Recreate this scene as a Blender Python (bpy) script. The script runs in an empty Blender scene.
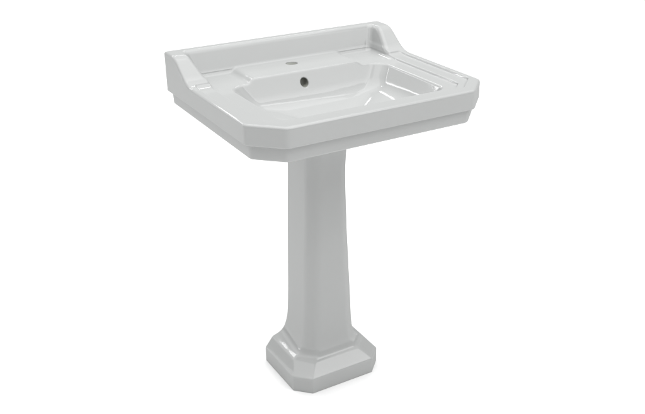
import bpy, math
import numpy as np

S = bpy.context.scene
C = S.collection

# ------------------------------------------------------------------ camera
cam_data = bpy.data.cameras.new("camera")
cam = bpy.data.objects.new("camera", cam_data)
C.objects.link(cam)
S.camera = cam
from mathutils import Matrix, Vector
YAW, PITCH, ROLL = -0.5246, -0.4410, -0.0074
cyw, syw, cp, sp = math.cos(YAW), math.sin(YAW), math.cos(PITCH), math.sin(PITCH)
Fw = Vector((-syw*cp, cyw*cp, sp))
Rt = Vector((cyw, syw, 0))
Up = Rt.cross(Fw)
R2 = Rt*math.cos(ROLL) + Up*math.sin(ROLL)
U2 = -Rt*math.sin(ROLL) + Up*math.cos(ROLL)
m = Matrix.Identity(4)
for i in range(3):
    m[i][0] = R2[i]; m[i][1] = U2[i]; m[i][2] = -Fw[i]
m.translation = Vector((-1.0128, -1.9821, 1.4579))
cam.matrix_world = m
cam_data.sensor_fit = 'HORIZONTAL'
cam_data.sensor_width = 36
cam_data.lens = 36*845.9954/645
cam_data.clip_start = 0.05
cam_data.clip_end = 200

# ------------------------------------------------------------------ light
S.view_settings.view_transform = 'Standard'
S.view_settings.look = 'None'
S.view_settings.exposure = 0
S.view_settings.gamma = 1
world = bpy.data.worlds.new("World")
S.world = world
world.use_nodes = True
wn = world.node_tree.nodes; wl = world.node_tree.links
bg = wn['Background']
tc = wn.new('ShaderNodeTexCoord'); sep = wn.new('ShaderNodeSeparateXYZ')
ramp = wn.new('ShaderNodeValToRGB')
wl.new(tc.outputs['Generated'], sep.inputs[0])
wl.new(sep.outputs['Z'], ramp.inputs[0])
ramp.color_ramp.elements[0].position = 0.35
ramp.color_ramp.elements[0].color = (0.05, 0.05, 0.05, 1)
ramp.color_ramp.elements[1].position = 0.90
ramp.color_ramp.elements[1].color = (1, 1, 1, 1)
wl.new(ramp.outputs[0], bg.inputs[0])
bg.inputs[1].default_value = 2.0

def softbox(name, loc, target, sx, sy, power, color=(1, 1, 1), spread=180):
    l = bpy.data.lights.new(name, 'AREA')
    l.shape = 'RECTANGLE'; l.size = sx; l.size_y = sy; l.energy = power; l.color = color
    l.spread = math.radians(spread)
    o = bpy.data.objects.new(name, l); C.objects.link(o)
    o.location = loc
    o.rotation_euler = (Vector(target)-Vector(loc)).to_track_quat('-Z', 'Y').to_euler()
    return o
softbox('overhead_softbox', (0.2, -0.3, 4.5), (0, -0.25, 0.5), 3.5, 3.5, 54)
softbox('front_softbox', (1.5, -2.7, 3.3), (0, -0.3, 0.3), 1.8, 1.8, 31)
softbox('back_strip_light', (-0.6, 2.2, 2.35), (-0.05, -0.25, 0.3), 1.8, 0.12, 6.8)
softbox('back_strip_light', (0.95, 1.8, 2.4), (0.2, -0.3, 0.8), 1.1, 0.08, 4.5)
softbox('front_strip_light', (0.95, -1.0, 3.1), (0, -0.4, 0.8), 1.8, 0.10, 1.8)
softbox('front_fill_lamp', (-0.66, -2.0, 3.1), (-0.05, -0.3, 0.06), 0.28, 0.28, 1.4)
softbox('low_side_light', (-2.6, 2.4, 0.34), (-0.1, -0.25, 0.1), 0.7, 0.4, 5)
softbox('rear_left_softbox', (-2.3, 2.5, 2.0), (0.1, -0.3, 0.8), 2.3, 1.7, 15)
for loc, sz, pw in (((-1.1, 1.53, 1.92), 0.05, 0.8), ((-0.25, 1.9, 3.0), 0.06, 0.8)):
    softbox('studio_lamp', loc, (0, -0.25, 0.8), sz, sz, pw)

# ------------------------------------------------------------------ materials
def ceramic():
    mt = bpy.data.materials.new('glazed_ceramic'); mt.use_nodes = True
    n = mt.node_tree.nodes; l = mt.node_tree.links
    n.remove(n['Principled BSDF'])
    dif = n.new('ShaderNodeBsdfDiffuse'); glo = n.new('ShaderNodeBsdfAnisotropic')
    fr = n.new('ShaderNodeFresnel'); fr.inputs['IOR'].default_value = 1.52
    cap = n.new('ShaderNodeMath'); cap.operation = 'MINIMUM'; cap.inputs[1].default_value = 0.085
    mx = n.new('ShaderNodeMixShader')
    l.new(fr.outputs[0], cap.inputs[0]); l.new(cap.outputs[0], mx.inputs[0])
    l.new(dif.outputs[0], mx.inputs[1]); l.new(glo.outputs[0], mx.inputs[2])
    l.new(mx.outputs[0], n['Material Output'].inputs['Surface'])
    t = n.new('ShaderNodeTexCoord')
    # very slight tone variation of the glaze
    nz = n.new('ShaderNodeTexNoise'); nz.inputs['Scale'].default_value = 6; nz.inputs['Detail'].default_value = 3
    l.new(t.outputs['Object'], nz.inputs['Vector'])
    mix = n.new('ShaderNodeMix'); mix.data_type = 'RGBA'
    mix.inputs[6].default_value = (0.398, 0.406, 0.402, 1)
    mix.inputs[7].default_value = (0.412, 0.418, 0.415, 1)
    l.new(nz.outputs['Fac'], mix.inputs[0]); l.new(mix.outputs[2], dif.inputs['Color'])
    # roughness: clean glaze with faint handling marks
    nr = n.new('ShaderNodeTexNoise'); nr.inputs['Scale'].default_value = 14; nr.inputs['Detail'].default_value = 4
    l.new(t.outputs['Object'], nr.inputs['Vector'])
    mr = n.new('ShaderNodeMapRange'); mr.inputs[3].default_value = 0.03; mr.inputs[4].default_value = 0.08
    l.new(nr.outputs['Fac'], mr.inputs[0]); l.new(mr.outputs[0], glo.inputs['Roughness'])
    # fired glaze is never dead flat: broad low waves + faint orange peel
    n1 = n.new('ShaderNodeTexNoise'); n1.inputs['Scale'].default_value = 22; n1.inputs['Detail'].default_value = 1.5
    n2 = n.new('ShaderNodeTexNoise'); n2.inputs['Scale'].default_value = 160; n2.inputs['Detail'].default_value = 2
    l.new(t.outputs['Object'], n1.inputs['Vector']); l.new(t.outputs['Object'], n2.inputs['Vector'])
    b1 = n.new('ShaderNodeBump'); b1.inputs['Distance'].default_value = 0.0016; b1.inputs['Strength'].default_value = 0.16
    b2 = n.new('ShaderNodeBump'); b2.inputs['Distance'].default_value = 0.00008; b2.inputs['Strength'].default_value = 0.6
    l.new(n1.outputs['Fac'], b1.inputs['Height']); l.new(n2.outputs['Fac'], b2.inputs['Height'])
    l.new(b1.outputs[0], b2.inputs['Normal']); l.new(b2.outputs[0], dif.inputs['Normal']); l.new(b2.outputs[0], glo.inputs['Normal'])
    return mt
CER = ceramic()

def matte(name, col, rough):
    mt = bpy.data.materials.new(name); mt.use_nodes = True
    n = mt.node_tree.nodes; l = mt.node_tree.links; b = n['Principled BSDF']
    nz = n.new('ShaderNodeTexNoise'); nz.inputs['Scale'].default_value = 60
    mix = n.new('ShaderNodeMix'); mix.data_type = 'RGBA'
    mix.inputs[6].default_value = (*[c*0.93 for c in col], 1); mix.inputs[7].default_value = (*col, 1)
    l.new(nz.outputs['Fac'], mix.inputs[0]); l.new(mix.outputs[2], b.inputs['Base Color'])
    b.inputs['Roughness'].default_value = rough
    return mt
HOLE = matte('unglazed_hole_lining', (0.56, 0.57, 0.54), 0.7)
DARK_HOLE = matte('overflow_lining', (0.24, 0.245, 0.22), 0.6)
FLOOR = matte('white_studio_floor', (0.94, 0.94, 0.94), 0.95)
FLOOR.node_tree.nodes['Principled BSDF'].inputs['Specular IOR Level'].default_value = 0.1

# ------------------------------------------------------------------ floor
def mesh_obj(name, verts, faces, mat, parent=None):
    me = bpy.data.meshes.new(name)
    me.from_pydata([tuple(v) for v in verts], [], [tuple(f) for f in faces])
    me.validate(); me.update()
    for p in me.polygons: p.use_smooth = True
    me.materials.append(mat)
    o = bpy.data.objects.new(name, me); C.objects.link(o)
    if parent: o.parent = parent
    return o
N = 64
fl = mesh_obj('floor', [(0, 0, 0)]+[(60*math.cos(2*math.pi*k/N), 60*math.sin(2*math.pi*k/N), 0) for k in range(N)],
              [(0, 1+k, 1+(k+1) % N) for k in range(N)], FLOOR)
fl['kind'] = 'structure'

# ------------------------------------------------------------------ the sink
H = 0.86
sink = bpy.data.objects.new('pedestal_sink', None); C.objects.link(sink)
sink.location = (0, -0.21, 0)
sink.empty_display_size = 0.1
sink['label'] = 'white glazed ceramic pedestal sink with chamfered corners and a low raised back with tap hole'
sink['category'] = 'sink'
ORG = np.array([0, -0.21, 0])

# ---- basin as a signed distance field, z measured from the rim
A_, D_, CX, CY = 0.3176, 0.5197, 0.0687, 0.0660
T1, T2, INS, UH = 0.0480, 0.0846, 0.0129, 0.0545
PX = -0.002           # the tap platform sits a touch off centre
f32 = np.float32
def smax(a, b, k):
    h = np.maximum(k-np.abs(a-b), 0)/k
    return np.maximum(a, b)+h*h*k*0.25
def smin(a, b, k):
    return -smax(-a, -b, k)
cn = math.hypot(CX, CY)
def outer(X, y, ins, k, back=0.0):
    d = smax(X-(A_-ins), -y-(D_-ins), k)
    ch = ((X-A_)*CY + (-(y)-D_+CY)*CX)/cn + ins      # plane through both chamfer corners
    d = smax(d, ch, k)
    return smax(d, y-back, 0.004)

def basin_sdf(x, y, z):
    X = np.abs(x)
    out = outer(X, y, 0.0, 0.006)
    # deck with its chamfered outer recess and the stepped side ledges
    t = z + 0*X + 0*y
    ch = ((X-A_)*CY + (-(y)-D_+CY)*CX)/cn
    rec1 = smax(smax(X-(0.3000+z*0.45), -y-0.4860, 0.006), ch+0.030, 0.006)
    rec1 = smax(smax(rec1, y+0.140, 0.006), -(z+0.0056), 0.0022)
    rec2 = smax(smax(X-(0.2655+z*0.45), -y-0.4640, 0.006), ch+0.050, 0.006)
    rec2 = smax(smax(rec2, y+0.03, 0.006), -(z+0.0112), 0.0022)
    t = smax(t, -rec1, 0.0030)
    t = smax(t, -rec2, 0.0030)
    # upstand with sloping ends
    w = np.clip(1-z/UH, -0.3, 1.0)
    slope = (-(y) - 0.064 + (z-UH)*(0.074/UH))/math.hypot(1, 0.074/UH)
    ust = smax(z-UH, slope, 0.011)
    cav_y = (y + 0.029 + 0.025*w)/1.08
    cav_x = (X - (A_-0.0400-0.0190*w))/1.05
    cav = smax(cav_y, cav_x, 0.014)
    ust = smax(ust, -cav, 0.010)
    ust = np.maximum(ust, -z-0.03)
    t = smin(t, ust, 0.0175)
    # tap platform
    xs = np.abs(x-PX)
    plat = smax(smax((xs-0.150+(z)*1.1)/1.45, (-y-0.200)/1.0, 0.012), z+0.0010, 0.005)
    plat = np.maximum(plat, -z-0.03)
    t = smin(t, plat, 0.007)
    body = smax(smax(out, t, 0.008), -z-T1, 0.005)
    # lower tier, tapering a little
    lo = outer(X, y, INS + np.clip(-(z+T1), 0, .1)*0.05, 0.006)
    lo = smax(smax(lo, z+0.025, 0.004), -z-T2, 0.006)
    body = smin(body, lo, 0.0035)
    # the bowl: leaning walls, then four floor planes falling to the drain
    dz = -z
    bx_ = (X-(0.2300-0.69*dz))/1.215
    by0 = ((y+0.160+0.58*dz))/1.16
    by1 = (-(y)-(0.4490-0.30*dz))/1.04
    wall = smax(smax(by0, by1, 0.01), bx_, 0.016)
    wall = smax(wall, (bx_*1.2+by0*1.2+0.022)/1.414, 0.013)
    wall = smax(wall, (bx_*1.2+by1*1.04+0.012)/1.414, 0.010)
    f1 = -(z+0.115) + 0.285*X
    f2 = -(z+0.115) + 0.44*(y+0.31)
    f3 = -(z+0.115) + 0.46*(-y-0.315)
    fl_ = smax(smax(f1/1.05, f2/1.18, 0.012), f3/1.12, 0.012)
    fl_ = smax(fl_, -(z+0.109), 0.01)
    bowl = smax(wall, fl_, 0.016)
    belly = np.maximum(bowl-0.013, z+0.06)
    body = smin(body, belly, 0.008)
    body = smax(body, -bowl, 0.0045)
    # holes
    th = np.hypot(x+0.0050, (y+0.086)*1.05)-0.0155
    th = np.maximum(th, -z-0.024)
    body = smax(body, -th, 0.003)
    ov = np.hypot(x+0.0172, z+0.0285)-0.0108
    ov = np.maximum(np.maximum(ov, -y-0.25), y+0.160)
    body = smax(body, -ov, 0.003)
    dr = np.hypot(x, y+0.312)-0.022
    body = smax(body, -np.maximum(dr, z+0.08), 0.003)
    return body

def surface_nets(sdf, lo, hi, h):
    ax = [np.arange(lo[i], hi[i]+h, h, dtype=f32) for i in range(3)]
    nx, ny, nz = map(len, ax)
    V = np.empty((nx, ny, nz), f32)
    for s in range(0, nx, 16):
        V[s:s+16] = sdf(ax[0][s:s+16, None, None], ax[1][None, :, None], ax[2][None, None, :])
    neg = V < 0
    def corner(a, i, j, k):
        return a[i:nx-1+i, j:ny-1+j, k:nz-1+k]
    cnt = np.zeros((nx-1, ny-1, nz-1), np.uint8)
    for i in (0, 1):
        for j in (0, 1):
            for k in (0, 1): cnt += corner(neg, i, j, k)
    act = (cnt > 0) & (cnt < 8)
    idx = np.argwhere(act)
    lut = -np.ones(act.shape, np.int32); lut[act] = np.arange(len(idx))
    P = np.zeros((len(idx), 3)); W = np.zeros(len(idx))
    offs = [(i, j, k) for i in (0, 1) for j in (0, 1) for k in (0, 1)]
    vals = {o: V[idx[:, 0]+o[0], idx[:, 1]+o[1], idx[:, 2]+o[2]].astype(float) for o in offs}
    for o in offs:
        for a in range(3):
            if o[a] == 0:
                q = list(o); q[a] = 1; q = tuple(q)
                v0, v1 = vals[o], vals[q]
                c = (v0 < 0) != (v1 < 0)
                t = np.where(c, v0/np.where(c, v0-v1, 1), 0)
                p = np.array(o, float)[None, :].repeat(len(idx), 0); p[:, a] = t
                P[c] += p[c]; W[c] += 1
    P = (P/W[:, None]+idx)*h+np.array([a[0] for a in ax])
    # quads around each sign-changing grid edge
    F = []
    for a in range(3):
        b, c = (a+1) % 3, (a+2) % 3
        sl0 = [slice(1, -1)]*3; sl1 = [slice(1, -1)]*3
        sl0[a] = slice(0, -1); sl1[a] = slice(1, None)
        s0, s1 = neg[tuple(sl0)], neg[tuple(sl1)]
        for flip, mk in ((False, s0 & ~s1), (True, ~s0 & s1)):
            e = np.argwhere(mk)
            if not len(e): continue
            e = e.copy(); e[:, b] += 1; e[:, c] += 1
            q = []
            for db, dc in ((0, 0), (-1, 0), (-1, -1), (0, -1)):
                r = e.copy(); r[:, b] += db; r[:, c] += dc
                q.append(lut[r[:, 0], r[:, 1], r[:, 2]])
            q = np.stack(q, 1)
            F.append(q[:, ::-1] if flip else q)
    F = np.concatenate(F)
    def grad(P, e=4e-4):
        g = np.empty_like(P)
        for a in range(3):
            d = np.zeros(3); d[a] = e
            g[:, a] = (sdf(*(P+d).T)-sdf(*(P-d).T))/(2*e)
        return g
    for _ in range(3):
        g = grad(P); v = sdf(*P.T)
        s = (v/np.maximum((g*g).sum(1), 0.15))[:, None]*g
        l = np.linalg.norm(s, axis=1, keepdims=True)
        s *= np.minimum(1, 0.6*h/np.maximum(l, 1e-9))
        P = P-s
    # a light tangential relax keeps the quads even, then back to the surface
    g = grad(P, 6e-4)
    Nrm = g/np.maximum(np.linalg.norm(g, axis=1, keepdims=True), 1e-9)
    return P, F, Nrm

def make_part(name, P, F, Nrm, mask, mat, parent, origin):
    f = F[mask]
    u, inv = np.unique(f.ravel(), return_inverse=True)
    v = P[u]-origin
    f = inv.reshape(-1, 4)
    me = bpy.data.meshes.new(name)
    me.vertices.add(len(v)); me.vertices.foreach_set('co', v.astype(f32).ravel())
    me.loops.add(len(f)*4); me.loops.foreach_set('vertex_index', f.astype(np.int32).ravel())
    me.polygons.add(len(f)); me.polygons.foreach_set('loop_start', np.arange(0, len(f)*4, 4, dtype=np.int32))
    me.update(calc_edges=True)
    me.polygons.foreach_set('use_smooth', np.ones(len(f), bool))
    me.normals_split_custom_set_from_vertices(Nrm[u].astype(f32))
    me.materials.append(mat)
    o = bpy.data.objects.new(name, me); C.objects.link(o); o.parent = parent
    return o

P, F, Nrm = surface_nets(basin_sdf, (-0.3296, -0.5316, -0.176), (0.3296, 0.0104, 0.067), 0.0016)
c = P[F].mean(1)
n = Nrm[F].mean(1)
x, y, z = c.T; X = np.abs(x)
thole = (np.hypot(x+0.0050, (y+0.086)*1.05) < 0.0158) & (z < -0.004) & (z > -0.026)
ohole = (np.hypot(x+0.0172, z+0.0285) < 0.0110) & (y > -0.1900) & (y < -0.158)
dhole = (np.hypot(x, y+0.312) < 0.0225) & (z < -0.1105)
bz = 0.003
inb = (X < 0.2345-0.67*(-z)+0.004) & (y < -0.157+0.56*z+0.004) & (y > -0.452-0.28*z-0.003) & (z < -0.0135) & (z > -0.1110) & (n[:, 2] > -0.05)
used = thole | ohole | dhole
bowl_m = inb & ~used; used |= bowl_m
cut_y = 0.044+0.040*np.clip(1-z/UH, 0, 1)
upst = (z > -0.0070) & (~((np.abs(x-PX) < 0.162) & (z < 0.0035) & (y < -0.044))) & (y > -0.142) & \
       ((z > 0.002) | (y > -0.045) | ((X > A_-0.062) & (y > -0.138) & (z > 0.002)))
upst &= ~used; used |= upst
plat_m = (np.abs(x-PX) < 0.1605) & (y > -0.164) & (y < -0.044) & (z > -0.0130) & ~used & (n[:, 2] > 0.1)
used |= plat_m
led = (X > 0.2) & (X < 0.3005) & (y < -0.140) & (y > -0.487) & (z > -0.0135) & (n[:, 2] > -0.05) & ~used & (z < 0.0006) \
      & ~((z > -0.0002) & (X > 0.297)) & ~((X < 0.226) & (y < -0.476))
used |= led
basin = make_part('basin', P, F, Nrm, ~used, CER, sink, np.array([0, 0, 0]))
basin.location = (0, 0.21, H)
zero = np.zeros(3)
for nm, mk, mt in (('backsplash', upst, CER), ('bowl', bowl_m, CER), ('tap_ledge', plat_m, CER),
                   ('soap_ledge', led & (x < 0), CER), ('soap_ledge', led & (x > 0), CER),
                   ('tap_hole', thole, HOLE), ('overflow_hole', ohole, DARK_HOLE), ('drain_hole', dhole, HOLE)):
    if mk.any(): make_part(nm, P, F, Nrm, mk, mt, basin, zero)

# ---- pedestal: lofted chamfered sections, open flat at the back against the wall
# z, half width at the back, half width at the front, front y, chamfer, corner radius
prof = [(0.000, .1365, .1365, -.3340, .040, .004), (0.0035, .1372, .1372, -.3349, .040, .006), (0.0430, .1372, .1372, -.3349, .040, .006),
        (0.0465, .1363, .1363, -.3341, .040, .006), (0.0495, .1336, .1331, -.3308, .040, .006),
        (0.0700, .1176, .1172, -.3090, .043, .009), (0.0738, .1143, .1140, -.3050, .044, .011),
        (0.0758, .1108, .1105, -.3018, .043, .013), (0.0774, .1060, .1070, -.2990, .041, .015),
        (0.0812, .0945, .0990, -.2950, .038, .018), (0.0885, .0825, .0915, -.2908, .034, .021),
        (0.0990, .0745, .0862, -.2872, .032, .024), (0.1130, .0688, .0828, -.2848, .030, .028),
        (0.1400, .0628, .0792, -.2828, .029, .032), (0.2130, .0590, .0752, -.2815, .028, .032),
        (0.3400, .0562, .0693, -.2780, .027, .032), (0.4650, .0533, .0638, -.2750, .026, .032),
        (0.6000, .0495, .0610, -.2720, .025, .032), (0.6700, .0488, .0620, -.2760, .025, .032),
        (0.7270, .0485, .0640, -.2840, .025, .032)]
pr = np.array(prof)
zs = [pr[0, 0]]
for a, b in zip(pr[:-1, 0], pr[1:, 0]):
    k = max(2, int(math.ceil((b-a)/0.006)))
    zs += list(np.linspace(a, b, k+1)[1:])
zs = np.array(zs)
def monotone(xk, yk, xq):                       # PCHIP interpolation
    hk = np.diff(xk); dl = np.diff(yk)/hk
    mk = np.zeros(len(xk))
    for i in range(1, len(xk)-1):
        if dl[i-1]*dl[i] > 0:
            w1 = 2*hk[i]+hk[i-1]; w2 = hk[i]+2*hk[i-1]
            mk[i] = (w1+w2)/(w1/dl[i-1]+w2/dl[i])
    mk[0], mk[-1] = dl[0], dl[-1]
    i = np.clip(np.searchsorted(xk, xq, side='right')-1, 0, len(hk)-1)
    t = (xq-xk[i])/hk[i]
    return ((1+2*t)*(1-t)**2*yk[i] + t*(1-t)**2*hk[i]*mk[i] + t*t*(3-2*t)*yk[i+1] + t*t*(t-1)*hk[i]*mk[i+1])
cols = [monotone(pr[:, 0], pr[:, k], zs) for k in range(1, 6)]
YB = -0.127
DX = 0.003
def ring(wb, wf, yf, ch, r):
    base = [(-wb, YB), (-wf, yf+ch), (-wf+ch, yf), (wf-ch, yf), (wf, yf+ch), (wb, YB)]
    n_ = len(base)
    pts = [Vector(p) for p in base]
    arcs = []
    for i, p in enumerate(pts):
        a = pts[i-1]; b = pts[(i+1) % n_]
        rr = r if 0 < i < 5 else 0.003
        d0 = (a-p).normalized(); d1 = (b-p).normalized()
        half = d0.angle(d1)/2
        t = min(rr/math.tan(half), 0.47*min((a-p).length, (b-p).length))
        q0 = p+d0*t; q1 = p+d1*t
        arcs.append([(1-u)**2*q0+2*u*(1-u)*p+u*u*q1 for u in [s/8 for s in range(9)]])
    out = []
    for i, arc in enumerate(arcs):
        nx_ = arcs[(i+1) % n_][0]
        out += arc
        for s in (0.25, 0.5, 0.75):
            out.append(arc[-1].lerp(nx_, s))
    return out
rings = [ring(*[c_[i] for c_ in cols]) for i in range(len(zs))]
M = len(rings[0])
def loft(i0, i1, cap_bottom, cap_top):
    vs, fs = [], []
    for i in range(i0, i1+1):
        for p in rings[i]: vs.append((p.x+DX, p.y+0.21, zs[i]))
    for i in range(i1-i0):
        for j in range(M):
            fs.append((i*M+j, i*M+(j+1) % M, (i+1)*M+(j+1) % M, (i+1)*M+j))
    if cap_bottom: fs.append(tuple(reversed(range(M))))
    if cap_top: fs.append(tuple(range((i1-i0)*M, (i1-i0)*M+M)))
    return vs, fs
isplit = int(np.searchsorted(zs, 0.0757))
v, f = loft(isplit, len(zs)-1, False, True)
ped = mesh_obj('pedestal', v, f, CER, sink)
v, f = loft(0, isplit, True, False)
pl = mesh_obj('plinth', v, f, CER, ped)
